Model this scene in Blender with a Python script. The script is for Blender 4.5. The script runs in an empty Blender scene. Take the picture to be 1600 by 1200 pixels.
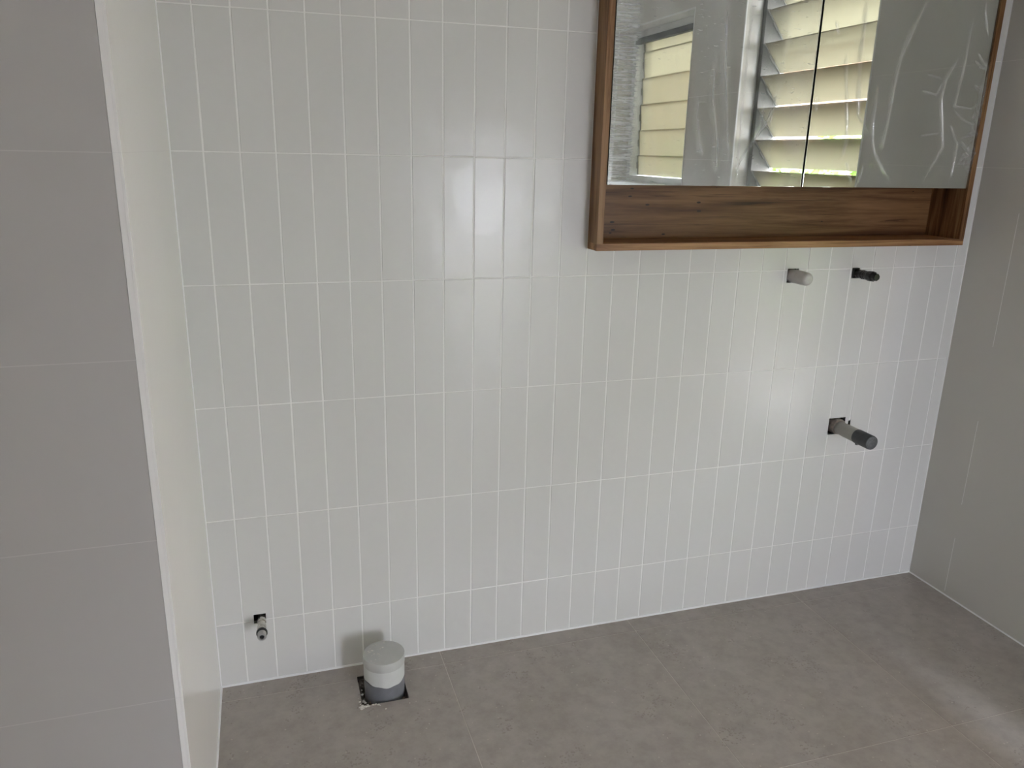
import bpy, bmesh, math, random
import numpy as np
from mathutils import Vector, Matrix

S = bpy.context.scene
COL = S.collection
random.seed(7)

# ------------------------------------------------------------------ camera
W = 2.2921            # room width along the small-tile wall
cam_d = bpy.data.cameras.new('camera')
cam_d.sensor_fit = 'HORIZONTAL'
cam_d.sensor_width = 36.0
cam_d.lens = 27.762
cam_d.clip_start = 0.02
cam = bpy.data.objects.new('camera', cam_d)
COL.objects.link(cam)
cam.location = (0.17786, -1.95335, 1.39676)
cam.rotation_euler = (1.28636, -0.02136, -0.30330)
S.camera = cam

# ------------------------------------------------------------------ world: overcast daylight
wd = bpy.data.worlds.new('sky')
S.world = wd
wd.use_nodes = True
nt = wd.node_tree
nt.nodes.clear()
bg = nt.nodes.new('ShaderNodeBackground')
bg.inputs['Color'].default_value = (.92, .955, 1.065, 1)
bg.inputs['Strength'].default_value = 11.0
wo = nt.nodes.new('ShaderNodeOutputWorld')
nt.links.new(bg.outputs[0], wo.inputs[0])

# daylight portals in the windows and the added doorways (they only guide the sky's own light)
def portal(name, loc, rot, sx, sy):
    l = bpy.data.lights.new(name, 'AREA')
    l.shape = 'RECTANGLE'; l.size = sx; l.size_y = sy
    l.cycles.is_portal = True
    o = bpy.data.objects.new(name, l)
    o.location = loc; o.rotation_euler = rot
    COL.objects.link(o)
portal('daylight_portal', (W + .21, -1.07, 1.225), (0, math.radians(90), 0), 1.98, .86)
portal('daylight_portal', (W + .21, -2.39, 1.66), (0, math.radians(90), 0), .95, .90)
portal('daylight_portal', (1.98, -4.62, .69), (math.radians(90), 0, 0), .60, 1.38)
portal('daylight_portal', (W + .21, -4.015, 1.04), (0, math.radians(90), 0), 2.16, .57)

vs = S.view_settings
S.display_settings.display_device = 'sRGB'
vs.view_transform = 'Standard'
vs.look = 'None'
vs.exposure = 1.60
vs.gamma = 1.0
vs.use_curve_mapping = False
S.render.engine = 'CYCLES'
cy = S.cycles
cy.use_denoising = True
cy.denoiser = 'OPENIMAGEDENOISE'
cy.max_bounces = 12
cy.diffuse_bounces = 8
cy.glossy_bounces = 6
cy.transmission_bounces = 8
cy.transparent_max_bounces = 24
cy.caustics_reflective = True
cy.caustics_refractive = True
cy.sample_clamp_indirect = 6.0
cy.use_adaptive_sampling = False

# ------------------------------------------------------------------ materials
def lin(r, g, b):
    f = lambda c: (c / 255 / 12.92) if c / 255 <= .04045 else ((c / 255 + .055) / 1.055) ** 2.4
    return (f(r), f(g), f(b), 1)

class NT:
    def __init__(s, name):
        s.m = bpy.data.materials.new(name); s.m.use_nodes = True
        s.t = s.m.node_tree; s.t.nodes.clear()
        s.out = s.n('ShaderNodeOutputMaterial')
    def n(s, kind, **kw):
        nd = s.t.nodes.new(kind)
        for k, v in kw.items():
            if k in nd.inputs: nd.inputs[k].default_value = v
            else: setattr(nd, k, v)
        return nd
    def l(s, a, b): s.t.links.new(a, b)
    def coords(s, scale=(1, 1, 1)):
        tc = s.n('ShaderNodeTexCoord'); mp = s.n('ShaderNodeMapping')
        mp.inputs['Scale'].default_value = scale
        s.l(tc.outputs['Object'], mp.inputs['Vector'])
        return mp.outputs[0]
    def noise(s, vec, scale, detail=3, rough=.5, dist=0.):
        nd = s.n('ShaderNodeTexNoise')
        nd.inputs['Scale'].default_value = scale; nd.inputs['Detail'].default_value = detail
        nd.inputs['Roughness'].default_value = rough; nd.inputs['Distortion'].default_value = dist
        s.l(vec, nd.inputs['Vector']); return nd.outputs['Fac']
    def ramp(s, fac, stops, interp='LINEAR'):
        r = s.n('ShaderNodeValToRGB'); r.color_ramp.interpolation = interp
        e = r.color_ramp.elements
        while len(e) > 2: e.remove(e[-1])
        while len(e) < len(stops): e.new(.5)
        for i, (p, c) in enumerate(stops):
            e[i].position = p; e[i].color = c if len(c) == 4 else (*c, 1)
        s.l(fac, r.inputs[0]); return r.outputs[0]
    def mix(s, a, b, fac, blend='MIX'):
        m = s.n('ShaderNodeMix', data_type='RGBA', blend_type=blend)
        for v, i in ((fac, 0), (a, 6), (b, 7)):
            if hasattr(v, 'links'): s.l(v, m.inputs[i])
            else: m.inputs[i].default_value = v
        return m.outputs[2]
    def bump(s, h, strength=.1, dist=.01):
        b = s.n('ShaderNodeBump'); b.inputs['Strength'].default_value = strength
        b.inputs['Distance'].default_value = dist
        s.l(h, b.inputs['Height']); return b.outputs[0]
    def bsdf(s, color, rough=.5, metal=0., spec=.5, normal=None):
        b = s.n('ShaderNodeBsdfPrincipled')
        for v, k in ((color, 'Base Color'), (rough, 'Roughness'), (metal, 'Metallic'), (spec, 'Specular IOR Level')):
            if hasattr(v, 'links'): s.l(v, b.inputs[k])
            else: b.inputs[k].default_value = v
        if normal is not None: s.l(normal, b.inputs['Normal'])
        s.l(b.outputs[0], s.out.inputs[0]); return b

def plain(name, col, rough=.5, metal=0., var=.06, scale=40, spec=.5, bump=.05):
    t = NT(name); v = t.coords()
    n = t.noise(v, scale, 4)
    d = tuple(c * (1 - var) for c in col[:3]) + (1,)
    u = tuple(min(1, c * (1 + var)) for c in col[:3]) + (1,)
    c = t.ramp(n, [(.3, d), (.7, u)])
    t.bsdf(c, rough, metal, spec, t.bump(n, bump, .002))
    return t.m

def m_glaze():
    t = NT('white_glazed_tile'); v = t.coords()
    n1 = t.noise(v, 9, 2); n2 = t.noise(v, 60, 3)
    c = t.mix((.65, .65, .64, 1), (.67, .67, .66, 1), n2)
    h = t.n('ShaderNodeMath', operation='ADD'); t.l(n1, h.inputs[0])
    k = t.n('ShaderNodeMath', operation='MULTIPLY'); k.inputs[1].default_value = .04
    t.l(n2, k.inputs[0]); t.l(k.outputs[0], h.inputs[1])
    t.bsdf(c, .20, 0, .30, t.bump(h.outputs[0], .35, .006))
    return t.m

def m_wall_tile(name, base, lines_h, lines_v, axis, rough, spec=.4):
    """large satin wall tile, thin grout lines at true positions (axis: world axis the wall runs along)"""
    t = NT(name); v = t.coords()
    n = t.noise(v, 3, 5, .6); n2 = t.noise(v, 90, 3)
    a = tuple(c * .97 for c in base[:3]) + (1,); b = tuple(min(1, c * 1.03) for c in base[:3]) + (1,)
    c = t.mix(a, b, n)
    sx = t.n('ShaderNodeSeparateXYZ'); t.l(v, sx.inputs[0])
    mask = None
    for comp, ps in ((2, lines_h), (axis, lines_v)):
        for p in ps:
            d = t.n('ShaderNodeMath', operation='SUBTRACT'); t.l(sx.outputs[comp], d.inputs[0]); d.inputs[1].default_value = p
            ab = t.n('ShaderNodeMath', operation='ABSOLUTE'); t.l(d.outputs[0], ab.inputs[0])
            lt = t.n('ShaderNodeMath', operation='LESS_THAN'); t.l(ab.outputs[0], lt.inputs[0]); lt.inputs[1].default_value = .0007
            if mask is None: mask = lt.outputs[0]
            else:
                mx = t.n('ShaderNodeMath', operation='MAXIMUM'); t.l(mask, mx.inputs[0]); t.l(lt.outputs[0], mx.inputs[1]); mask = mx.outputs[0]
    if mask is not None:
        g = tuple(min(.8, c * 1.18) for c in base[:3]) + (1,)
        c = t.mix(c, g, mask)
    t.bsdf(c, rough, 0, spec, t.bump(n2, .04, .002))
    return t.m

def m_floor():
    t = NT('grey_brown_stone_tile'); v = t.coords()
    n = t.noise(v, 4, 6, .65); n2 = t.noise(v, 22, 5, .7)
    c = t.ramp(n, [(.3, (.370, .338, .310)), (.55, (.410, .376, .348)), (.75, (.450, .415, .386))])
    c2 = t.ramp(n2, [(.35, (.80, .79, .78)), (.6, (1, 1, 1))])
    c = t.mix(c, c2, .7, 'MULTIPLY')
    # pores and pale fossils, clustered
    vo = t.n('ShaderNodeTexVoronoi'); vo.inputs['Scale'].default_value = 190; t.l(v, vo.inputs['Vector'])
    sp = t.n('ShaderNodeMath', operation='LESS_THAN'); t.l(vo.outputs['Distance'], sp.inputs[0]); sp.inputs[1].default_value = .6
    cl = t.noise(v, 7, 4, .7)
    gate = t.n('ShaderNodeMath', operation='GREATER_THAN'); t.l(cl, gate.inputs[0]); gate.inputs[1].default_value = .58
    rnd = t.n('ShaderNodeSeparateColor'); t.l(vo.outputs['Color'], rnd.inputs[0])
    g2 = t.n('ShaderNodeMath', operation='GREATER_THAN'); t.l(rnd.outputs[0], g2.inputs[0]); g2.inputs[1].default_value = .72
    a = t.n('ShaderNodeMath', operation='MULTIPLY'); t.l(sp.outputs[0], a.inputs[0]); t.l(gate.outputs[0], a.inputs[1])
    b = t.n('ShaderNodeMath', operation='MULTIPLY'); t.l(a.outputs[0], b.inputs[0]); t.l(g2.outputs[0], b.inputs[1])
    c = t.mix(c, (.315, .285, .26, 1), b.outputs[0])
    vo2 = t.n('ShaderNodeTexVoronoi'); vo2.inputs['Scale'].default_value = 75; t.l(v, vo2.inputs['Vector'])
    s2 = t.n('ShaderNodeMath', operation='LESS_THAN'); t.l(vo2.outputs['Distance'], s2.inputs[0]); s2.inputs[1].default_value = .16
    r2 = t.n('ShaderNodeSeparateColor'); t.l(vo2.outputs['Color'], r2.inputs[0])
    g3 = t.n('ShaderNodeMath', operation='GREATER_THAN'); t.l(r2.outputs[1], g3.inputs[0]); g3.inputs[1].default_value = .86
    b2 = t.n('ShaderNodeMath', operation='MULTIPLY'); t.l(s2.outputs[0], b2.inputs[0]); t.l(g3.outputs[0], b2.inputs[1])
    c = t.mix(c, (.50, .46, .42, 1), b2.outputs[0])
    t.bsdf(c, .42, 0, .4, t.bump(n2, .08, .002))
    return t.m

def m_wood(name, along, tint=(1, 1, 1), dark=1.0, spots=True):
    """reddish-brown hardwood; `along` = axis index of the grain"""
    t = NT(name)
    sc = [34, 34, 34]; sc[along] = 1.6
    v = t.coords(tuple(sc)); vf = t.coords()
    g = t.noise(v, 1.0, 8, .62, .5)
    sc2 = [260, 260, 260]; sc2[along] = 9
    f = t.noise(t.coords(tuple(sc2)), 1.0, 4, .6)
    k = lambda r, gg, b: (r * tint[0] * dark, gg * tint[1] * dark, b * tint[2] * dark, 1)
    c = t.ramp(g, [(.30, k(.070, .024, .008)), (.45, k(.250, .120, .048)), (.56, k(.400, .225, .105)), (.75, k(.500, .300, .150))])
    sc4 = [95, 95, 95]; sc4[along] = 2.2
    vn = t.noise(t.coords(tuple(sc4)), 1.0, 5, .65, .8)
    vr = t.ramp(vn, [(.33, (.38, .30, .24)), (.43, (1, 1, 1))])
    c = t.mix(c, vr, 1.0, 'MULTIPLY')
    fr = t.ramp(f, [(.3, (.72, .68, .62)), (.6, (1, 1, 1))])
    c = t.mix(c, fr, .6, 'MULTIPLY')
    if spots:
        sc3 = [11, 11, 11]; sc3[along] = 4.2
        vo = t.n('ShaderNodeTexVoronoi'); vo.inputs['Scale'].default_value = 4.5
        t.l(t.coords(tuple(sc3)), vo.inputs['Vector'])
        lt = t.n('ShaderNodeMath', operation='LESS_THAN'); t.l(vo.outputs['Distance'], lt.inputs[0]); lt.inputs[1].default_value = .13
        rc = t.n('ShaderNodeSeparateColor'); t.l(vo.outputs['Color'], rc.inputs[0])
        gt = t.n('ShaderNodeMath', operation='GREATER_THAN'); t.l(rc.outputs[0], gt.inputs[0]); gt.inputs[1].default_value = .80
        mu = t.n('ShaderNodeMath', operation='MULTIPLY'); t.l(lt.outputs[0], mu.inputs[0]); t.l(gt.outputs[0], mu.inputs[1])
        c = t.mix(c, (.018, .010, .006, 1), mu.outputs[0])
    t.bsdf(c, .42, 0, .35, t.bump(f, .10, .002))
    return t.m

def m_film(name, haze, scratch):
    """clear cling film: see-through sheet with a glossy skin and a little grey haze"""
    t = NT(name); v = t.coords()
    tr = t.n('ShaderNodeBsdfTransparent'); gl = t.n('ShaderNodeBsdfGlossy')
    gl.inputs['Roughness'].default_value = .06; gl.inputs['Color'].default_value = (1, 1, 1, 1)
    fr = t.n('ShaderNodeFresnel'); fr.inputs['IOR'].default_value = 1.38
    lw = t.n('ShaderNodeMath', operation='MULTIPLY'); lw.inputs[1].default_value = 1.7
    t.l(fr.outputs[0], lw.inputs[0])
    lim = t.n('ShaderNodeMath', operation='MINIMUM'); t.l(lw.outputs[0], lim.inputs[0]); lim.inputs[1].default_value = .26
    m1 = t.n('ShaderNodeMixShader'); t.l(lim.outputs[0], m1.inputs[0]); t.l(tr.outputs[0], m1.inputs[1]); t.l(gl.outputs[0], m1.inputs[2])
    df = t.n('ShaderNodeBsdfDiffuse'); df.inputs['Color'].default_value = (.82, .85, .88, 1)
    n = t.noise(t.coords((9, 9, 1.6)), 1.0, 4, .6, .6)
    hz = t.ramp(n, [(.42, (0, 0, 0)), (.70, (haze, haze, haze))])
    if scratch:
        s = t.noise(t.coords((14, 14, 190)), 1.0, 3, .7)
        edge = t.n('ShaderNodeSeparateXYZ'); t.l(v, edge.inputs[0])
        mr = t.n('ShaderNodeMapRange'); t.l(edge.outputs[0], mr.inputs[0])
        mr.inputs[1].default_value = 1.082; mr.inputs[2].default_value = 1.100
        mr.inputs[3].default_value = .34; mr.inputs[4].default_value = 0.0
        r = t.ramp(s, [(.42, (.25, .25, .25)), (.60, (1, 1, 1))])
        mu = t.n('ShaderNodeMath', operation='MULTIPLY'); t.l(mr.outputs[0], mu.inputs[0]); t.l(r, mu.inputs[1])
        # short white scuffs
        sc = t.noise(t.coords((45, 45, 420)), 1.0, 2, .5)
        g = t.n('ShaderNodeMath', operation='GREATER_THAN'); t.l(sc, g.inputs[0]); g.inputs[1].default_value = .71
        g2 = t.n('ShaderNodeMath', operation='MULTIPLY'); t.l(g.outputs[0], g2.inputs[0]); g2.inputs[1].default_value = .22
        ad = t.n('ShaderNodeMath', operation='ADD'); t.l(mu.outputs[0], ad.inputs[0]); t.l(hz, ad.inputs[1])
        ad2 = t.n('ShaderNodeMath', operation='ADD'); t.l(ad.outputs[0], ad2.inputs[0]); t.l(g2.outputs[0], ad2.inputs[1])
        hz = ad2.outputs[0]
    else:
        ad = t.n('ShaderNodeMath', operation='ADD'); t.l(hz, ad.inputs[0]); ad.inputs[1].default_value = .0; hz = ad.outputs[0]
    at = t.n('ShaderNodeAttribute', attribute_name='crease')
    wt = t.n('ShaderNodeMath', operation='MULTIPLY'); t.l(at.outputs['Fac'], wt.inputs[0]); wt.inputs[1].default_value = .30  # crease whitening, raised to paint the glints along the folds
    sm = t.n('ShaderNodeMath', operation='ADD'); t.l(wt.outputs[0], sm.inputs[0]); t.l(hz, sm.inputs[1]); hz = sm.outputs[0]
    m2 = t.n('ShaderNodeMixShader'); t.l(hz, m2.inputs[0]); t.l(m1.outputs[0], m2.inputs[1]); t.l(df.outputs[0], m2.inputs[2])
    t.l(m2.outputs[0], t.out.inputs[0])
    return t.m

def m_frosted():
    """obscure louvre glass: diffuses most of the daylight, lets blurred shapes through"""
    t = NT('obscure_glass')
    tl = t.n('ShaderNodeBsdfTranslucent'); tl.inputs['Color'].default_value = (.25, .237, .19, 1)
    tr = t.n('ShaderNodeBsdfTransparent'); tr.inputs['Color'].default_value = (.29, .275, .215, 1)
    df = t.n('ShaderNodeBsdfDiffuse'); df.inputs['Color'].default_value = (.55, .56, .48, 1)
    m1 = t.n('ShaderNodeMixShader'); m1.inputs[0].default_value = .40
    t.l(tl.outputs[0], m1.inputs[1]); t.l(tr.outputs[0], m1.inputs[2])
    m2 = t.n('ShaderNodeMixShader'); m2.inputs[0].default_value = .22
    t.l(m1.outputs[0], m2.inputs[1]); t.l(df.outputs[0], m2.inputs[2])
    t.l(m2.outputs[0], t.out.inputs[0])
    return t.m

def m_mirror():
    t = NT('mirror_silver'); t.bsdf((.80, .83, .81, 1), .0, 1.0); return t.m

def m_brick():
    t = NT('tan_brick')
    br = t.n('ShaderNodeTexBrick'); br.inputs['Scale'].default_value = 1.0
    br.inputs['Brick Width'].default_value = .24; br.inputs['Row Height'].default_value = .086
    br.inputs['Mortar Size'].default_value = .010
    br.inputs['Color1'].default_value = (.34, .21, .135, 1); br.inputs['Color2'].default_value = (.38, .25, .16, 1)
    br.inputs['Mortar'].default_value = (.40, .33, .27, 1)
    tc = t.n('ShaderNodeTexCoord'); sp = t.n('ShaderNodeSeparateXYZ'); cb = t.n('ShaderNodeCombineXYZ')
    t.l(tc.outputs['Object'], sp.inputs[0]); t.l(sp.outputs[1], cb.inputs[0]); t.l(sp.outputs[2], cb.inputs[1])
    t.l(cb.outputs[0], br.inputs['Vector'])
    t.bsdf(br.outputs[0], .85); return t.m

M = {
    'glaze': m_glaze(),
    'grout': plain('white_grout', (.82, .82, .81), .75, var=.02, scale=200),
    'silicone': plain('white_silicone', (.80, .81, .82), .35, var=.02, scale=60),
    'floor': m_floor(),
    'fgrout': plain('beige_grout', (.56, .53, .49), .8, var=.08, scale=120),
    'cement': plain('rough_mortar', (.20, .175, .15), .95, var=.4, scale=160, bump=.6),
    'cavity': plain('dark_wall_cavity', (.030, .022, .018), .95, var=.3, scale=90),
    'tile_left': m_wall_tile('white_satin_wall_tile', (.84, .84, .835), [1.3856, .4868], [], 1, .22),
    'tile_grey': m_wall_tile('light_grey_wall_tile', (.45, .44, .435), [1.9848, 1.3856, 1.086, .7864, .4868, .1872], [-.55, -1.15], 0, .38, .35),
    'tile_right': m_wall_tile('light_grey_wall_tile', (.57, .56, .53), [1.6852, 1.3856], [], 1, .34, .35),  # same grey tile, its colour lightened in place of more light
    'paint': plain('white_paint', (.72, .72, .71), .7, var=.01, scale=8),
    'wood_x': m_wood('hardwood_grain_lengthwise', 0),
    'wood_back': m_wood('hardwood_back_shaded', 0, (.95, .88, .82), .58),  # darker board, part of it shelf shade painted into the colour
    'wood_z': m_wood('hardwood_upright_shaded', 2, dark=.70, spots=False),  # darkened copy of the wood, paints the unlit faces of the sides
    'mirror': m_mirror(),
    'glass_edge': plain('polished_mirror_edge', (.75, .80, .78), .15, .3, var=.02),
    'black': plain('black_carcass_edge', (.012, .012, .012), .6, var=.1),
    'film_r': m_film('clear_film', .03, False),
    'film_l': m_film('scuffed_clear_film', .17, True),
    'pvc': plain('grey_pvc', (.30, .305, .295), .38, var=.05, scale=70, spec=.4),
    'pvc_warm': plain('warm_grey_pvc', (.33, .325, .30), .45, var=.05, scale=70),
    'pvc_white': plain('white_pvc_band', (.60, .62, .61), .4, var=.03, scale=50),
    'pvc_blue': plain('blue_grey_pvc', (.175, .182, .205), .45, var=.12, scale=30),
    'cap_grey': plain('light_grey_plastic_cap', (.48, .49, .48), .35, var=.05, scale=25),
    'cap_dark': plain('charcoal_rubber_cap', (.052, .056, .062), .5, var=.15, scale=60),
    'cap_face': plain('scuffed_charcoal_cap_face', (.085, .088, .10), .55, var=.3, scale=150),
    'grime': plain('putty_smear', (.22, .19, .165), .85, var=.25, scale=150, bump=.4),
    'chrome': plain('worn_chrome', (.52, .50, .46), .22, .9, var=.25, scale=90, bump=.3),
    'steel': plain('dull_steel', (.42, .42, .43), .4, .6, var=.1, scale=90),
    'rubber': plain('black_rubber', (.010, .010, .011), .5, var=.2, scale=60),
    'blk_plastic': plain('black_plastic', (.006, .006, .006), .34, var=.3, scale=60, bump=.3),
    'milky': plain('milky_white_plastic', (.43, .42, .405), .35, var=.06, scale=50),
    'alu': plain('grey_aluminium', (.30, .31, .31), .45, .3, var=.04),
    'alu_dark': plain('dark_grey_aluminium', (.13, .135, .13), .45, .2, var=.04),
    'alu_w': plain('white_frame', (.72, .75, .77), .4, var=.02),
    'blind': plain('dark_blind_rail', (.03, .04, .05), .5, var=.05),
    'frost': m_frosted(),
    'brick': m_brick(),
    'leaf': plain('light_green_leaf', (.22, .34, .085), .6, var=.4, scale=8),
    'stem': plain('brown_stem', (.12, .08, .05), .8),
    'soil': plain('ground_paving', (.30, .29, .26), .9, var=.15, scale=6),
    'door': plain('white_door', (.70, .70, .70), .5, var=.01),
    'crumb': plain('pale_mortar_crumb', (.68, .66, .62), .9, var=.2, scale=200),
}

# ------------------------------------------------------------------ mesh helpers
def obj(name, bm, mats, parent=None, smooth=False):
    me = bpy.data.meshes.new(name)
    bm.normal_update()
    bm.to_mesh(me); bm.free()
    for m in (mats if isinstance(mats, (list, tuple)) else [mats]):
        me.materials.append(m)
    if smooth:
        for p in me.polygons: p.use_smooth = True
        me.set_sharp_from_angle(angle=math.radians(35))
    o = bpy.data.objects.new(name, me); COL.objects.link(o)
    if parent is not None: o.parent = parent
    return o

def tag(o, label=None, cat=None, group=None, kind=None):
    if label: o['label'] = label
    if cat: o['category'] = cat
    if group: o['group'] = group
    if kind: o['kind'] = kind
    return o

def empty(name, label, cat, group=None, kind=None, loc=(0, 0, 0)):
    o = bpy.data.objects.new(name, None); COL.objects.link(o)
    o.location = loc; o.empty_display_size = .05
    return tag(o, label, cat, group, kind)

def bx(bm, x0, x1, y0, y1, z0, z1, mi=0, bev=0.0):
    r = bmesh.ops.create_cube(bm, size=1)
    vs_ = r['verts']
    for v in vs_:
        v.co = Vector((x0 + (v.co.x + .5) * (x1 - x0), y0 + (v.co.y + .5) * (y1 - y0), z0 + (v.co.z + .5) * (z1 - z0)))
    fs = set(f for v in vs_ for f in v.link_faces)
    for f in fs: f.material_index = mi
    if bev > 0:
        es = list(set(e for v in vs_ for e in v.link_edges))
        rr = bmesh.ops.bevel(bm, geom=es, offset=bev, segments=2, affect='EDGES', profile=.6)
        for f in rr['faces']: f.material_index = mi
    return bm

def box(x0, x1, y0, y1, z0, z1, bev=0.0):
    return bx(bmesh.new(), x0, x1, y0, y1, z0, z1, 0, bev)

def lathe(prof, base, direction, seg=48, mi=None, wob=0.0, bm=None, close=True, phase=0.0):
    """profile [(dist along, radius)] turned about an axis; mi = material index per span"""
    bm = bm or bmesh.new()
    d = Vector(direction).normalized()
    a = d.orthogonal().normalized() if abs(d.z) > .9 else d.cross(Vector((0, 0, 1))).normalized()
    b = d.cross(a).normalized()
    base = Vector(base)
    rings = []
    for t, r in prof:
        ring = []
        for i in range(seg):
            th = 2 * math.pi * i / seg + phase
            rr = r * (1 + wob * math.sin(3 * th + t * 90) * .5 + wob * math.sin(7 * th + 1) * .5)
            ring.append(bm.verts.new(base + d * t + a * math.cos(th) * rr + b * math.sin(th) * rr))
        rings.append(ring)
    for k in range(len(rings) - 1):
        for i in range(seg):
            f = bm.faces.new((rings[k][i], rings[k + 1][i], rings[k + 1][(i + 1) % seg], rings[k][(i + 1) % seg]))
            if mi: f.material_index = mi[k]
    if close:
        f0 = bm.faces.new(rings[0]); f1 = bm.faces.new(list(reversed(rings[-1])))
        if mi: f0.material_index = mi[0]; f1.material_index = mi[-1]
    bmesh.ops.recalc_face_normals(bm, faces=bm.faces)
    return bm

def minus(rects, h):
    """subtract rectangle h=(x0,x1,z0,z1) from list of rectangles carrying 4 side flags (l,r,b,t: chamfered?)"""
    out = []
    for (x0, x1, z0, z1, fl) in rects:
        a0, a1, c0, c1 = max(x0, h[0]), min(x1, h[1]), max(z0, h[2]), min(z1, h[3])
        if a0 >= a1 - 1e-6 or c0 >= c1 - 1e-6:
            out.append((x0, x1, z0, z1, fl)); continue
        l, r, b, t = fl
        if a0 > x0 + 1e-5: out.append((x0, a0, z0, z1, (l, 0, b, t)))
        if a1 < x1 - 1e-5: out.append((a1, x1, z0, z1, (0, r, b, t)))
        if c0 > z0 + 1e-5: out.append((a0, a1, z0, c0, (0, 0, b, 0)))
        if c1 < z1 - 1e-5: out.append((a0, a1, c1, z1, (0, 0, 0, t)))
    return out

def tile_piece(bm, x0, x1, z0, z1, yf, yb, fl, ch, mi):
    """one tile (piece): front face at yf with soft arris on flagged sides, back at yb"""
    l, r, b, t = [ch * k for k in fl]
    P = []
    ty = [random.uniform(-.00028, .00028) for _ in range(4)]
    # rings: back, shoulder (start of arris), mid arris, front
    for y, k in ((yb, 0), (yf + ch * .75, 0), (yf + ch * .22, .35), (yf, 1)):
        P.append([bm.verts.new((x, y + (ty[q] if k else 0), z)) for q, (x, z) in enumerate(((x0 + l * k, z0 + b * k), (x1 - r * k, z0 + b * k), (x1 - r * k, z1 - t * k), (x0 + l * k, z1 - t * k)))])
    for k in range(3):
        for i in range(4):
            f = bm.faces.new((P[k][i], P[k][(i + 1) % 4], P[k + 1][(i + 1) % 4], P[k + 1][i])); f.material_index = mi
    f = bm.faces.new(P[3]); f.material_index = mi

# ------------------------------------------------------------------ shell dimensions
ROOM_X0, ROOM_Y0, CEIL = -1.35, -4.50, 2.50
NIB = -.690                    # where the left wall ends and the shower recess begins
SL = .00257                    # fall of the floor
PX, PZ, X1, Z1 = .0779, .29959, .06938, .18725
HOLES = {
    'cabinet': (1.0085, 2.2035, 1.1620, 2.045),
    'valve': (.0965, .1275, .1790, .2055),
    'waste': (1.8595, 1.9210, .5585, .6125),
    'notch': (1.9330, 1.9420, .5800, .6000),
    'tap_l': (1.6385, 1.6765, 1.0500, 1.0905),
    'tap_r': (1.8660, 1.8945, 1.0570, 1.0880),
}

# ------------------------------------------------------------------ wall_back : real tiles on a grout bed
bm = bmesh.new()
JV, JH, DEP = .0034, .0022, .0009
xs = [0.0] + [X1 + k * PX for k in range(0, 29)]
xs = [x for x in xs if x < W - .01] + [W]
zs = [-.03, Z1] + [Z1 + k * PZ for k in range(1, 9)]
zs = [z for z in zs if z < CEIL - .02] + [CEIL]
for i in range(len(xs) - 1):
    for j in range(len(zs) - 1):
        rx0 = xs[i] + (JV / 2 if i else 0); rx1 = xs[i + 1] - (JV / 2 if i < len(xs) - 2 else 0)
        rz0 = zs[j] + (JH / 2 if j else 0); rz1 = zs[j + 1] - (JH / 2 if j < len(zs) - 2 else 0)
        jx = random.uniform(-.00025, .00025); jz = random.uniform(-.0002, .0002); jy = random.uniform(0, .00025)
        rects = [(rx0 + jx, rx1 + jx, rz0 + jz, rz1 + jz, (1, 1, 1, 1))]
        for h in HOLES.values(): rects = minus(rects, h)
        for (a, b, c, d, fl) in rects:
            if b - a > .001 and d - c > .001:
                tile_piece(bm, a, b, c, d, jy, .010, fl, .0013, 0)
bed = [(0, W, -.03, CEIL, (0, 0, 0, 0))]
for h in HOLES.values(): bed = minus(bed, h)
for (a, b, c, d, fl) in bed:
    bx(bm, a, b, DEP, .014, c, d, 1)
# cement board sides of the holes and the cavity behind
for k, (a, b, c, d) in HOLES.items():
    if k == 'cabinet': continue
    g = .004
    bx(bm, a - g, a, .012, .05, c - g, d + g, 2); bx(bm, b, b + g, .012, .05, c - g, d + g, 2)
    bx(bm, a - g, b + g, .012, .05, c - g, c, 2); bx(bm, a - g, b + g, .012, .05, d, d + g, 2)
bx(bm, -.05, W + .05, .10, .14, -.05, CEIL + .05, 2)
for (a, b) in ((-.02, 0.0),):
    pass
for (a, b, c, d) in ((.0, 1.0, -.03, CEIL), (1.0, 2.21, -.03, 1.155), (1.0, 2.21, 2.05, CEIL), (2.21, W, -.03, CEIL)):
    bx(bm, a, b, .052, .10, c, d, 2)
wall_back = obj('wall_back', bm, [M['glaze'], M['grout'], M['cavity']])
tag(wall_back, 'wall of narrow upright white glazed tiles in stacked rows with white grout', 'wall', kind='structure')

# ------------------------------------------------------------------ other walls
def wall(name, bm, mat, label):
    return tag(obj(name, bm, mat), label, 'wall', kind='structure')

bm = box(-.012, 0, NIB, .10, -.05, CEIL)
wall('wall_left', bm, M['tile_left'], 'bright white tiled end wall to the left of the narrow tiles')
bm = box(ROOM_X0 - .1, -.0125, NIB, .14, -.05, CEIL)
wall('wall_near_left', bm, M['tile_grey'], 'light grey large tiled wall nearest the camera at left')
wall('wall_far_left', box(ROOM_X0 - .15, ROOM_X0, ROOM_Y0 - .12, NIB, -.05, CEIL), M['tile_left'], 'white side wall of the shower recess')

# right wall with two window openings
WA = (-1.490, -.655, .25, 2.20)      # y0,y1,z0,z1
WB = (-2.830, -1.950, 1.235, 2.10)
WD = (-4.28, -3.75, .02, 2.10)        # unseen opening added for daylight, right wall behind the camera
TH = .22
bm = bmesh.new()
rects = [(ROOM_Y0 - .12, .14, -.05, CEIL, (0, 0, 0, 0))]
for h in (WA, WB, WD): rects = minus(rects, h)
for (a, b, c, d, fl) in rects: bx(bm, W, W + TH, a, b, c, d)
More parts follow.
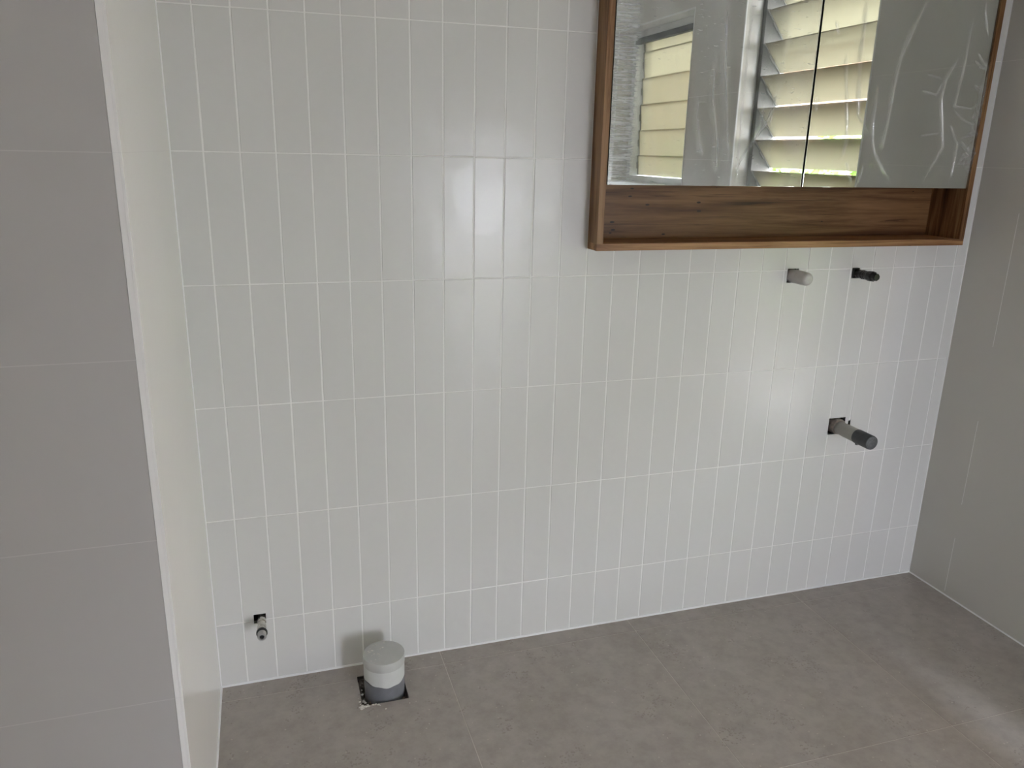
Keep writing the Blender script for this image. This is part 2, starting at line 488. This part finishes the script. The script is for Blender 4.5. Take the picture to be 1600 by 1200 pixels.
# upright fine joints in the direct view and beside the windows: shallow grout strips in real slots
wall_right = wall('wall_right', bm, M['tile_right'], 'light grey large tiled wall at right, holding the two louvre windows')
bm = bmesh.new()
for z0, z1 in ((.02, .215), (.335, .62), (.86, 1.26), (1.33, 1.60)):
    bx(bm, W - .0004, W + .001, -.1560, -.1546, z0, z1)
for z in (1.3856, 1.6852):
    bx(bm, W - .0004, W + .001, -1.945, -1.50, z - .0008, z + .0008)
o = obj('trim_1', bm, M['grout']); tag(o, 'fine pale grout joint running up the light grey right wall', 'grout joint', kind='structure')

# far wall behind the camera, with an unseen opening added for daylight
bm = bmesh.new()
WC = (1.70, 2.26, .02, 1.35)
for (a, b, c, d, fl) in minus([(ROOM_X0 - .15, W + TH, -.05, CEIL, (0, 0, 0, 0))], WC): bx(bm, a, b, ROOM_Y0 - .12, ROOM_Y0, c, d)
wall('wall_front', bm, M['paint'], 'white painted wall behind the camera')
tag(obj('ceiling', box(ROOM_X0 - .2, W + TH, ROOM_Y0 - .2, .14, CEIL, CEIL + .1), M['paint']), 'flat white ceiling', 'ceiling', kind='structure')

# ------------------------------------------------------------------ floor with 600 mm tiles, falling slightly
bm = bmesh.new()
FH = (.3545, .4770, -.1815, -.0550)           # square cut round the waste pipe
fx = [ROOM_X0, -.0012 - .6, -.0012, .5985, 1.1985, 1.7985, W]
fy = [ROOM_Y0, -3.683, -3.081, -2.479, -1.877, -1.275, -.673, -.0650, 0.0]
fx = [-1.35, -1.2015, -.6015, -.0015, .5985, 1.1965, 1.7985, W]
G = .0024
def fl_box(bm, a, b, c, d, z0, z1, mi, bev=0):
    P = []
    for z in (z0, z1):
        P.append([bm.verts.new((x, y, z + SL * max(0, x))) for x, y in ((a, c), (b, c), (b, d), (a, d))])
    f = bm.faces.new(P[1]); f.material_index = mi
    for i in range(4):
        f = bm.faces.new((P[0][i], P[0][(i + 1) % 4], P[1][(i + 1) % 4], P[1][i])); f.material_index = mi
for i in range(len(fx) - 1):
    for j in range(len(fy) - 1):
        r = [(fx[i] + G / 2, fx[i + 1] - G / 2, fy[j] + G / 2, fy[j + 1] - G / 2, (0,) * 4)]
        r = minus(r, FH)
        for (a, b, c, d, f_) in r: fl_box(bm, a, b, c, d, -.010, 0, 0)
r = [(ROOM_X0, -.0015, ROOM_Y0, 0.0, (0,) * 4)] + minus([(-.0015, W, ROOM_Y0, 0.0, (0,) * 4)], FH)
for (a, b, c, d, f_) in r: fl_box(bm, a, b, c, d, -.014, -.0006, 1)
g = .006
bx(bm, FH[0] - g, FH[1] + g, FH[2] - g, FH[3] + g, -.060, -.026, 2)
for (a, b, c, d) in ((FH[0] - g, FH[0], FH[2] - g, FH[3] + g), (FH[1], FH[1] + g, FH[2] - g, FH[3] + g),
                     (FH[0], FH[1], FH[2] - g, FH[2]), (FH[0], FH[1], FH[3], FH[3] + g)):
    bx(bm, a, b, c, d, -.036, -.011, 2)
# lumpy mortar inside the cut
for k in range(70):
    s = random.uniform(.003, .009); a = random.uniform(0, 6.28)
    x = FH[0] + random.random() * (FH[1] - FH[0]); y = FH[2] + random.random() * (FH[3] - FH[2])
    if k < 40: x = FH[0] + random.random() ** 2 * .02
    r_ = bmesh.ops.create_icosphere(bm, subdivisions=1, radius=s)
    for v in r_['verts']: v.co = Vector((x, y, -.022)) + Vector((v.co.x * 1.3, v.co.y, v.co.z * random.uniform(.8, 2.0)))
    for f in set(f for v in r_['verts'] for f in v.link_faces): f.material_index = 2
bx(bm, ROOM_X0 - .2, W + TH, ROOM_Y0 - .2, .14, -.12, -.062, 2)
tag(obj('floor', bm, [M['floor'], M['fgrout'], M['cement']]), 'grey-brown speckled stone-look floor of large square tiles', 'floor', kind='structure')

# white silicone beads where walls and floor meet
def bead(name, pts, r, label):
    bm = bmesh.new()
    for (p, q) in zip(pts[:-1], pts[1:]):
        p, q = Vector(p), Vector(q)
        lathe([(0, r), ((q - p).length, r)], p, q - p, seg=12, bm=bm)
    return tag(obj(name, bm, M['silicone'], smooth=True), label, 'silicone bead', kind='structure')
bead('trim_2', [(0, 0, .0005), (W, 0, .0005 + SL * W)], .0042, 'white silicone bead between the narrow tiles and the floor')
bead('trim_3', [(W, 0, SL * W), (W, ROOM_Y0, SL * W)], .0034, 'white silicone bead along the foot of the right grey wall')
bead('trim_4', [(0, 0, 0), (0, NIB, 0)], .0040, 'white silicone bead along the foot of the bright left wall')
bead('trim_5', [(0, 0, 0), (0, 0, CEIL)], .0026, 'thin white silicone line up the left corner of the tiles')
bead('trim_6', [(W, 0, 0), (W, 0, CEIL)], .0022, 'thin white silicone line up the right corner of the tiles')
bm = bmesh.new()
bx(bm, -.0035, .0008, NIB - .0008, NIB + .002, -.02, CEIL, 0, .0003)
tag(obj('trim_7', bm, M['tile_left']), 'slim white edge trim where the left wall ends', 'edge trim', kind='structure')
# trims round window reveals
bm = bmesh.new()
for (a, b, c, d) in (WA, WB):
    e = .006
    bx(bm, W - .0015, W + e, a - e, a + .0004, c - e, d + e, 0); bx(bm, W - .0015, W + e, b - .0004, b + e, c - e, d + e, 0)
    bx(bm, W - .0015, W + e, a, b, d - .0004, d + e, 0); bx(bm, W - .0015, W + e, a, b, c - e, c + .0004, 0)
tag(obj('trim_8', bm, M['alu_w']), 'slim white edging round the two window openings', 'edge trim', kind='structure')

# ------------------------------------------------------------------ windows
def louvre_window(name, y0, y1, z0, z1, xf, frame_mat, blades, fr, label, sill=True, rail=None):
    t = empty(name, label, 'window', kind='structure', loc=(0, 0, 0))
    bm = bmesh.new()
    bx(bm, xf, xf + .10, y0, y0 + fr, z0, z1, 0, .001); bx(bm, xf, xf + .10, y1 - fr, y1, z0, z1, 0, .001)
    bx(bm, xf, xf + .10, y0 + fr, y1 - fr, z1 - fr, z1, 0, .001); bx(bm, xf, xf + .10, y0 + fr, y1 - fr, z0, z0 + fr, 0, .001)
    obj('window_frame', bm, frame_mat, t)
    if sill:
        obj('window_sill', box(W + .001, xf, y0 + .001, y1 - .001, z0, z0 + .010, .001), M['alu_w'], t)
    if rail:
        obj('blind_rail', box(xf - .012, xf + .02, y0 + fr, y1 - fr, rail[0], rail[1], .003), M['blind'], t)
    xc = xf + .055
    for (zc, blade_h, deg) in blades:
        tilt = math.radians(deg)
        h = blade_h / 2; tk = .0028
        bm = bmesh.new()
        bx(bm, -tk, tk, y0 + fr + .004, y1 - fr - .004, -h, h, 0, .0012)
        bmesh.ops.rotate(bm, verts=bm.verts, cent=(0, 0, 0), matrix=Matrix.Rotation(tilt, 3, 'Y'))
        bmesh.ops.translate(bm, verts=bm.verts, vec=(xc, 0, zc))
        bl = obj('louvre_blade', bm, M['frost'], t)
        bm = bmesh.new()
        for yy in (y0 + fr, y1 - fr - .007):
            bx(bm, -.006, .006, yy, yy + .007, -h, h, 0, .001)
            bx(bm, -.012, .012, yy, yy + .007, -.02, .02, 0, .001)
        bmesh.ops.rotate(bm, verts=bm.verts, cent=(0, 0, 0), matrix=Matrix.Rotation(tilt, 3, 'Y'))
        bmesh.ops.translate(bm, verts=bm.verts, vec=(xc, 0, zc))
        obj('blade_clip', bm, M['alu'], bl)
    return t
# tilt: top edge leans into the room
louvre_window('window_1', WA[0], WA[1], WA[2], WA[3], W + .085, M['alu_dark'],
              [(2.1055 - k * .1375, .152, -38 if k < 7 else -86) for k in range(13)], .028,  # unseen lower bank is opened flat to add daylight
              'taller louvre window in the right wall, obscure blades tilted open, upper bank seen in the mirror, unseen lower bank opened flat for light')
louvre_window('window_2', WB[0], WB[1], WB[2], WB[3], W + .100, M['alu_w'],
              [(2.020, .066, -6)] + [(1.917 - k * .148, .1495, -4) for k in range(4)] + [(1.342, .116, -4)], .045,
              'shorter louvre window with closed blades, reflected in the left mirror door', rail=(2.030, 2.062))
# unseen white framed doorways added behind the camera to bring in daylight
def doorway(name, label, x0, x1, y0, y1, z0, z1, along):
    t = empty(name, label, 'door', kind='structure')
    bm = bmesh.new(); f = .05
    if along == 'x':
        for (a, b, c, d) in ((x0, x0 + f, z0, z1), (x1 - f, x1, z0, z1), (x0 + f, x1 - f, z1 - f, z1)): bx(bm, a, b, y0, y1, c, d, 0, .002)
    else:
        for (a, b, c, d) in ((y0, y0 + f, z0, z1), (y1 - f, y1, z0, z1), (y0 + f, y1 - f, z1 - f, z1)): bx(bm, x0, x1, a, b, c, d, 0, .002)
    obj('door_frame', bm, M['door'], t)
    bm = bmesh.new()
    if along == 'x': bx(bm, x0, x1, y0, y1, z0 - .018, z0, 0, .002)
    else: bx(bm, x0, x1, y0, y1, z0 - .018, z0, 0, .002)
    obj('door_threshold', bm, M['steel'], t)
doorway('added_doorway_1', 'unseen white framed opening added for daylight in the wall behind the camera', WC[0], WC[1], ROOM_Y0 - .10, ROOM_Y0 - .02, WC[2], WC[3], 'x')
doorway('added_doorway_2', 'unseen white framed opening added for daylight in the right wall behind the camera', W + .06, W + .16, WD[0], WD[1], WD[2], WD[3], 'y')

# ------------------------------------------------------------------ outside the louvres
tag(obj('ground', box(-8, 14, -16, 6, -.5, -.35), M['soil']), 'paved ground outside', 'ground', kind='structure')
bm = bmesh.new()
bx(bm, W + 3.4, W + 3.6, -11, 4, -.35, 2.50)
tag(obj('boundary_wall', bm, M['brick']), 'tan brick wall across the side path outside the louvres', 'wall')
rnd = random.Random(3)
t = empty('hedge', 'light green leafy hedge outside, glimpsed between the open louvre blades', 'hedge', loc=(W + 2.9, -4.6, -.35))
bm = bmesh.new()
for q in range(5200):
    y = rnd.uniform(-3.0, 3.0); u = rnd.uniform(0, 6.283); rr = rnd.random() ** .4
    top = 1.95 + .10 * math.sin(y * 2.1) + .06 * math.sin(y * 5.3)
    c = Vector((.24 * rr * math.cos(u), y, .25 + (top - .25) * (.5 + .5 * rr * math.sin(u))))
    d1 = Vector((rnd.uniform(-1, 1), rnd.uniform(-1, 1), rnd.uniform(-1, 1))).normalized() * .06
    d2 = d1.orthogonal().normalized() * .030
    bm.faces.new([bm.verts.new(c + w) for w in (-d1, d2, d1, -d2)])
obj('foliage', bm, M['leaf'], t)
for q in range(7):
    yy = -2.7 + q * .9
    obj('stem', lathe([(0, .014), (1.4, .006)], (0, yy, 0), (rnd.uniform(-.06, .06), rnd.uniform(-.15, .15), 1), seg=7), M['stem'], t)

# ------------------------------------------------------------------ mirror cabinet (semi-recessed)
CX0, CX1, CZ0, CZ1, CY = 1.0045, 2.2072, 1.1583, 2.050, -.0585
PB = .0182
cab = empty('mirror_cabinet', 'brown hardwood mirror cabinet with open shelf, set into the narrow white tiles', 'cabinet', loc=(0, 0, 0))
YB = .0745
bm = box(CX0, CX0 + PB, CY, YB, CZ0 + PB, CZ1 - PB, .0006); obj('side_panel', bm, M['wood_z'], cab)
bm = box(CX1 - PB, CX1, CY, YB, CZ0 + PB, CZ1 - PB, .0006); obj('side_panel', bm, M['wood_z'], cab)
def mitred(z_out, z_in):
    bm = bmesh.new()
    P = []
    for y in (CY, YB):
        P.append([bm.verts.new((x, y, z)) for x, z in ((CX0, z_out), (CX1, z_out), (CX1, z_in), (CX0, z_in))])
    bm.faces.new(P[0]); bm.faces.new(list(reversed(P[1])))
    for i in range(4): bm.faces.new((P[0][i], P[1][i], P[1][(i + 1) % 4], P[0][(i + 1) % 4]))
    bmesh.ops.recalc_face_normals(bm, faces=bm.faces)
    bmesh.ops.bevel(bm, geom=bm.edges[:], offset=.0006, segments=2, affect='EDGES')
    return bm
obj('bottom_panel', mitred(CZ0, CZ0 + PB), M['wood_x'], cab)
obj('top_panel', mitred(CZ1 - PB, CZ1), M['wood_x'], cab)
obj('back_panel', box(CX0 + .002, CX1 - .002, YB, YB + .012, CZ0 + .002, CZ1 - .002), M['wood_back'], cab)
obj('shelf', box(CX0 + PB, CX1 - PB, -.034, YB, 1.331, 1.347), M['wood_x'], cab)
for (a, b, c, d) in ((CX0 + PB, CX0 + PB + .0036, -.052, -.03), (CX1 - PB - .0068, CX1 - PB, -.052, -.03), (1.6, 1.615, -.0365, -.0345)):
    obj('gap_shade', box(a, b, c, d, 1.3475, CZ1 - PB), M['black'], cab)  # black strips added as painted shade in the gaps round the doors

def poly_dist(X, Z, pl):
    D = np.full(X.shape, 9.0); Sg = np.zeros(X.shape); T = np.zeros(X.shape)
    n = len(pl) - 1
    for k in range(n):
        (ax, az), (bx_, bz) = pl[k], pl[k + 1]
        dx, dz = bx_ - ax, bz - az; L2 = dx * dx + dz * dz + 1e-12
        t = np.clip(((X - ax) * dx + (Z - az) * dz) / L2, 0, 1)
        px, pz = X - ax - t * dx, Z - az - t * dz
        d = np.sqrt(px * px + pz * pz); s = np.sign(px * dz - pz * dx)
        m = d < D
        D = np.where(m, d, D); Sg = np.where(m, s, Sg); T = np.where(m, (k + t) / n, T)
    return D, Sg, T

CR = [([(1.9354, 1.8165), (1.9009, 1.7229), (1.8793, 1.6693), (1.8706, 1.6035), (1.8666, 1.5117), (1.8604, 1.4435), (1.8636, 1.4264)], 1.3, 5.5),
      ([(1.8189, 1.593), (1.8169, 1.5017), (1.8235, 1.4512), (1.8379, 1.4173), (1.9087, 1.3354)], 1.2, 4),
      ([(1.7502, 1.6224), (1.7645, 1.5167), (1.7823, 1.5006), (1.8096, 1.4678)], 1.0, 3),
      ([(1.7002, 1.6717), (1.7096, 1.6044), (1.7306, 1.499), (1.7373, 1.4532), (1.728, 1.398)], 1.1, 3),
      ([(1.7439, 1.8029), (1.7471, 1.6544), (1.7647, 1.525)], .8, 4),
      ([(2.109, 1.8288), (2.1022, 1.7142), (2.0988, 1.6305), (2.0905, 1.5535), (2.153, 1.5471), (2.1781, 1.5654), (2.1794, 1.6086), (2.1825, 1.6557)], 1.4, 3.5),
      ([(2.0928, 1.7054), (2.0443, 1.6196), (2.0386, 1.5686), (2.0726, 1.4397), (2.0195, 1.3364)], 1.5, 4.5),
      ([(2.1368, 1.8308), (2.1418, 1.7987), (2.1738, 1.7266)], 1.3, 3),
      ([(2.0868, 1.5447), (2.1311, 1.5159), (2.1878, 1.5001)], 1.4, 3),
      ([(2.0802, 1.5099), (2.1229, 1.4497), (2.1188, 1.3374)], 1.2, 3.5),
      ([(1.6214, 1.5604), (1.6276, 1.5202)], 1.0, 2.5), ([(1.6547, 1.7469), (1.6676, 1.7149)], 1.2, 2),
      ([(1.9609, 1.5908), (2.019, 1.5806), (2.034, 1.6149)], .5, 3), ([(1.9742, 1.633), (2.0322, 1.6232)], .4, 3),
      ([(1.9807, 1.468), (2.0525, 1.4787)], .4, 3), ([(1.8026, 1.3865), (1.7954, 1.3343)], .7, 3), ([(1.7447, 1.3941), (1.7737, 1.3341)], .6, 3)]
CL = [([(1.5049, 1.5716), (1.4726, 1.4829), (1.4517, 1.4541), (1.406, 1.3882), (1.3938, 1.3675)], .9, 3),
      ([(1.4957, 1.5673), (1.4834, 1.4752)], .6, 3), ([(1.4605, 1.5383), (1.4589, 1.4745), (1.4104, 1.3923)], .7, 3),
      ([(1.4015, 1.7785), (1.3966, 1.6666), (1.4006, 1.3921), (1.4025, 1.3347)], .6, 3),
      ([(1.2657, 1.5463), (1.2657, 1.5), (1.282, 1.4299), (1.2945, 1.3983)], .35, 7),
      ([(1.3051, 1.6541), (1.3072, 1.5479), (1.3337, 1.4311), (1.3376, 1.3504)], .35, 8),
      ([(1.324, 1.773), (1.3359, 1.6256), (1.3762, 1.3509)], .3, 9)]

def film(x0, x1, z0, z1, creases, parent, mat, crumple=None, step=.0012, seed=1):
    nx = int((x1 - x0) / step) + 1; nz = int((z1 - z0) / .0020) + 1
    gx = np.linspace(x0, x1, nx); gz = np.linspace(z0, z1, nz)
    X, Z = np.meshgrid(gx, gz)
    H = np.full(X.shape, .0006)
    K = np.zeros(X.shape)
    rs = np.random.RandomState(seed)
    for pl, amp, wid in creases:
        wid *= .0008; amp *= .0021
        D, Sg, T = poly_dist(X, Z, pl)
        env = np.clip(np.minimum(T, 1 - T) * 6, .12, 1)
        wid = max(wid, .0019)
        w = wid * (.6 + .4 * np.sin(T * 9 + rs.rand() * 6) ** 2)
        H += amp * env * (np.exp(-(D / w) ** 2) + .35 * np.exp(-((D - 1.8 * w) / w) ** 2) * (Sg > 0))
        K = np.maximum(K, env * (.8 * np.exp(-(D / np.maximum(w * .5, .0011)) ** 2) + .3 * np.exp(-((D - 1.5 * w) / (w * 1.6)) ** 2) * (Sg > 0)))
    if crumple:
        for (cx, cz, sx, sz, am) in crumple:
            env = np.exp(-(((X - cx) / sx) ** 2 + ((Z - cz) / sz) ** 2))
            q = np.zeros(X.shape)
            for k in range(26):
                th = rs.rand() * 6.28; f = rs.uniform(60, 340)
                q += np.abs(np.sin((np.cos(th) * X + np.sin(th) * Z) * f + rs.rand() * 6)) / (f / 100)
            H += am * env * q * .12
    Y = CY + .0012 - H
    V = np.stack([X, Y, Z], -1).reshape(-1, 3)
    idx = np.arange(nx * nz).reshape(nz, nx)
    F = np.stack([idx[:-1, :-1], idx[:-1, 1:], idx[1:, 1:], idx[1:, :-1]], -1).reshape(-1, 4)
    me = bpy.data.meshes.new('protective_film')
    me.from_pydata(V.tolist(), [], F.tolist())
    K = np.clip(K, 0, 1)
    at = me.attributes.new('crease', 'FLOAT', 'POINT'); at.data.foreach_set('value', K.reshape(-1).astype(np.float32))
    me.materials.append(mat)
    me.polygons.foreach_set('use_smooth', [True] * len(me.polygons))
    o = bpy.data.objects.new('protective_film', me); COL.objects.link(o); o.parent = parent
    return o

for side, (a, b) in enumerate(((1.0262, 1.6030), (1.6106, 2.1826))):
    dr = obj('mirror_door', box(a + .0006, b - .0006, CY + .0062, -.037, 1.3262, CZ1 - PB - .003), M['black'], cab)
    mg = obj('mirror_glass', box(a, b, CY + .0018, CY + .0060, 1.3248, CZ1 - PB - .003, .0004), [M['mirror']], dr)
    if side == 1:      # short sharp folds where the loose film bunches up along the right edge
        rc = random.Random(21)
        CR += [([(2.184, z), (2.184 - dx * .5, z + dz * .4), (2.184 - dx, z + dz)], rc.uniform(1.3, 2.2), rc.uniform(2.4, 3.6))
               for z, dx, dz in [(rc.uniform(1.36, 1.66), rc.uniform(.012, .055), rc.uniform(-.05, .05)) for _ in range(22)]]
    if side == 0: obj('glass_edge', box(b, b + .0010, CY + .0012, CY + .0060, 1.3248, CZ1 - PB - .003), M['glass_edge'], dr)
    if side == 0:
        film(a + .0005, b - .0005, 1.3255, 2.02, CL, dr, M['film_l'], [(1.53, 1.33, .06, .02, .0006), (1.40, 1.345, .05, .02, .0008), (1.06, 1.335, .05, .015, .0008)], seed=4)
    else:
        film(a + .0005, b + .0030, 1.3255, 2.02, CR, dr, M['film_r'],
             [(2.180, 1.57, .020, .09, .0040), (2.174, 1.41, .024, .06, .0042), (2.12, 1.43, .035, .05, .0012), (1.845, 1.40, .02, .03, .0010)], seed=9)

# ------------------------------------------------------------------ toilet waste pipe
tp = empty('toilet_waste_pipe', 'capped grey waste pipe standing up through the square cut in the floor', 'pipe', loc=(.4215, -.1205, -.034))
ax = (0, .0, 1)
L0 = (0, 0, 0)
obj('pipe_body', lathe([(0, .0535), (.074, .0535)], L0, ax, 72), M['pvc_blue'], tp, True)
# white band with its torn lower edge
bm = bmesh.new(); seg = 96; R0, R1 = .0535, .0542
rings = []
for zf in (0, 1):
    for R in (R1,):
        ring = []
        for i in range(seg):
            th = 2 * math.pi * i / seg
            z = .119 if zf else (.076 + .004 * math.sin(th * 2 + 1.2) + .0012 * math.sin(th * 9))
            ring.append(bm.verts.new((math.cos(th) * R, math.sin(th) * R, z)))
        rings.append(ring)
inner = []
for zf in (0, 1):
    inner.append([bm.verts.new((v.co.x * (R0 - .002) / R1, v.co.y * (R0 - .002) / R1, v.co.z)) for v in rings[zf]])
for i in range(seg):
    j = (i + 1) % seg
    bm.faces.new((rings[0][i], rings[0][j], rings[1][j], rings[1][i]))
    bm.faces.new((inner[0][j], inner[0][i], inner[1][i], inner[1][j]))
    bm.faces.new((rings[0][j], rings[0][i], inner[0][i], inner[0][j]))
    bm.faces.new((rings[1][i], rings[1][j], inner[1][j], inner[1][i]))
bmesh.ops.recalc_face_normals(bm, faces=bm.faces)
obj('white_band', bm, M['pvc_white'], tp, True)
bm = lathe([(.1188, .0530), (.1188, .0549), (.1195, .0552), (.1425, .0552), (.1437, .0545), (.1440, .0525), (.1440, .001)], L0, ax, 72)
cp = obj('pipe_cap', bm, M['cap_grey'], tp, True)
bm = bmesh.new()
rn = random.Random(11)
for k in range(26):
    a_, r_ = rn.uniform(1.3, 4.2), rn.uniform(.012, .048)
    s = rn.uniform(.0008, .0022)
    q = bmesh.ops.create_icosphere(bm, subdivisions=1, radius=s)
    for v in q['verts']: v.co = Vector((math.cos(a_) * r_, math.sin(a_) * r_, .1440)) + Vector((v.co.x * rn.uniform(1, 2.2), v.co.y, v.co.z * .5))
tag(obj('plaster_flecks', bm, M['crumb'], cp), kind='stuff')

# mortar crumbs by the cut
bm = bmesh.new()
for k in range(46):
    e = rn.random()
    if e < .55: x, y = FH[0] + rn.gauss(.004, .006), FH[2] + rn.gauss(.0, .006) + abs(rn.gauss(0, .03)) * (rn.random() < .4)
    elif e < .8: x, y = rn.uniform(FH[0], FH[0] + .045), FH[2] - abs(rn.gauss(0, .003))
    else: x, y = rn.uniform(.30, .56), rn.uniform(-.36, -.04)
    if (x - .4215) ** 2 + (y + .1205) ** 2 < .058 ** 2: continue
    inside = FH[0] < x < FH[1] and FH[2] < y < FH[3]
    s = rn.uniform(.0012, .0034) * (.6 if e > .8 else 1)
    q = bmesh.ops.create_icosphere(bm, subdivisions=1, radius=s)
    z = SL * x + s * .3 if not inside else -.006
    for v in q['verts']: v.co = Vector((x, y, z)) + Vector((v.co.x * rn.uniform(.9, 1.8), v.co.y, v.co.z * .7))
tag(obj('mortar_crumbs', bm, M['crumb']), 'pale mortar crumbs scattered round the square floor cut', 'debris', kind='stuff')

# ------------------------------------------------------------------ stop valve low at left
vx, vz = .1165, .1925
sv = empty('stop_valve', 'chrome threaded water valve stub with black washer, low on the left tiles', 'valve', loc=(vx, 0, vz))
bm = lathe([(-.045, .0095), (.010, .0095), (.010, .0112), (.022, .0116), (.024, .0100), (.034, .0104), (.036, .0116), (.050, .0114), (.052, .0104), (.066, .0108)], (0, 0, 0), (0, -1, 0), 10)
obj('valve_body', bm, M['chrome'], sv)
obj('washer', lathe([(.065, .0100), (.065, .0134), (.0665, .0140), (.0725, .0140), (.074, .0132), (.074, .0090)], (0, 0, 0), (0, -1, 0), 36), M['rubber'], sv, True)
pr = []
for k in range(8):
    pr += [(.073 + k * .0020, .0104), (.074 + k * .0020, .0112)]
pr += [(.0895, .0104), (.0905, .0094), (.0905, .0063), (.070, .0060), (.070, .0005)]
th_ = obj('threaded_spout', lathe(pr, (0, 0, 0), (0, -1, 0), 36), M['steel'], sv, True)
obj('bore', lathe([(.0705, .0059), (.0870, .0059), (.0870, .0004)], (0, 0, 0), (0, -1, 0), 24), M['rubber'], th_, True)

# ------------------------------------------------------------------ basin waste pipe
wx, wz = 1.8935, .5830
wp = empty('basin_waste_pipe', 'grey waste pipe with dark rubber cap poking out of the tiles below the taps', 'pipe', loc=(wx, 0, wz))
obj('pipe_collar', lathe([(-.04, .026), (-.004, .026), (.008, .0255), (.0105, .0245), (.0105, .0205)], (-.0015, 0, .002), (0, -1, 0), 40, wob=.03), M['grime'], wp, True)
obj('pipe_body', lathe([(-.04, .0205), (.118, .0205)], (0, 0, 0), (0, -1, 0), 48), M['pvc_warm'], wp, True)
bm = lathe([(.036, .0206), (.036, .0213), (.040, .0214), (.092, .0214)], (0, 0, 0), (0, -1, 0), 48)
obj('pipe_sleeve', bm, M['pvc_warm'], wp, True)
bm = lathe([(.0915, .0206), (.0915, .0222), (.094, .0226), (.150, .0222), (.1535, .0214), (.1545, .0195), (.1545, .0005)], (0, 0, 0), (0, -1, 0), 48, mi=[0, 0, 0, 0, 0, 1])
# torn tab at the lower rim
bx(bm, -.006, .004, -.099, -.0925, -.0265, -.0215, 0, .001)
obj('rubber_cap', bm, [M['cap_dark'], M['cap_face']], wp, True)

# ------------------------------------------------------------------ tap outlets
tl = empty('pipe_plug', 'milky white plastic plug with rounded end, in the wall below the cabinet', 'plug', loc=(1.6590, 0, 1.0695))
pr = [(-.02, .0196), (.030, .0196), (.0302, .0191), (.0315, .0191), (.0317, .0196), (.060, .0192)]
for k in range(1, 7):
    a_ = k / 6 * math.pi / 2
    pr.append((.060 + .012 * math.sin(a_), .0192 - .0105 * (1 - math.cos(a_))))
pr.append((.0722, .0005))
obj('plug_body', lathe(pr, (0, 0, 0), (0, -1, 0), 44), M['milky'], tl, True)
obj('grip_rib', box(.0188, .0212, -.052, -.004, -.001, .001, .0006), M['milky'], tl)

tr_ = empty('tap_spindle', 'black plastic capped tap fitting at the right below the cabinet', 'tap fitting', loc=(1.8815, 0, 1.0725))
bm = lathe([(-.03, .0128), (.014, .0128), (.015, .0112), (.024, .0112)], (0, 0, 0), (0, -1, 0), 8, phase=.3)
obj('fitting_body', bm, M['blk_plastic'], tr_)
bm = lathe([(.022, .0128), (.030, .0138), (.032, .0122), (.039, .0132), (.041, .0122), (.052, .0136), (.054, .0148), (.068, .0150)], (0, 0, 0), (0, -1, 0), 10, wob=.06)
obj('fitting_sleeve', bm, M['blk_plastic'], tr_)
bm = lathe([(.066, .0150), (.071, .0154), (.073, .0144), (.075, .0122), (.084, .0116), (.0870, .0098), (.0874, .0005)], (0, 0, 0), (0, -1, 0), 8, phase=.2)
obj('end_cap', bm, M['blk_plastic'], tr_)
bm = bmesh.new()
bx(bm, -.0145, .004, -.008, .004, .0125, .0165, 0, .001); bx(bm, -.0150, -.0118, -.006, .006, -.013, .014, 0, .0008)
obj('wall_clip', bm, M['blk_plastic'], tr_)
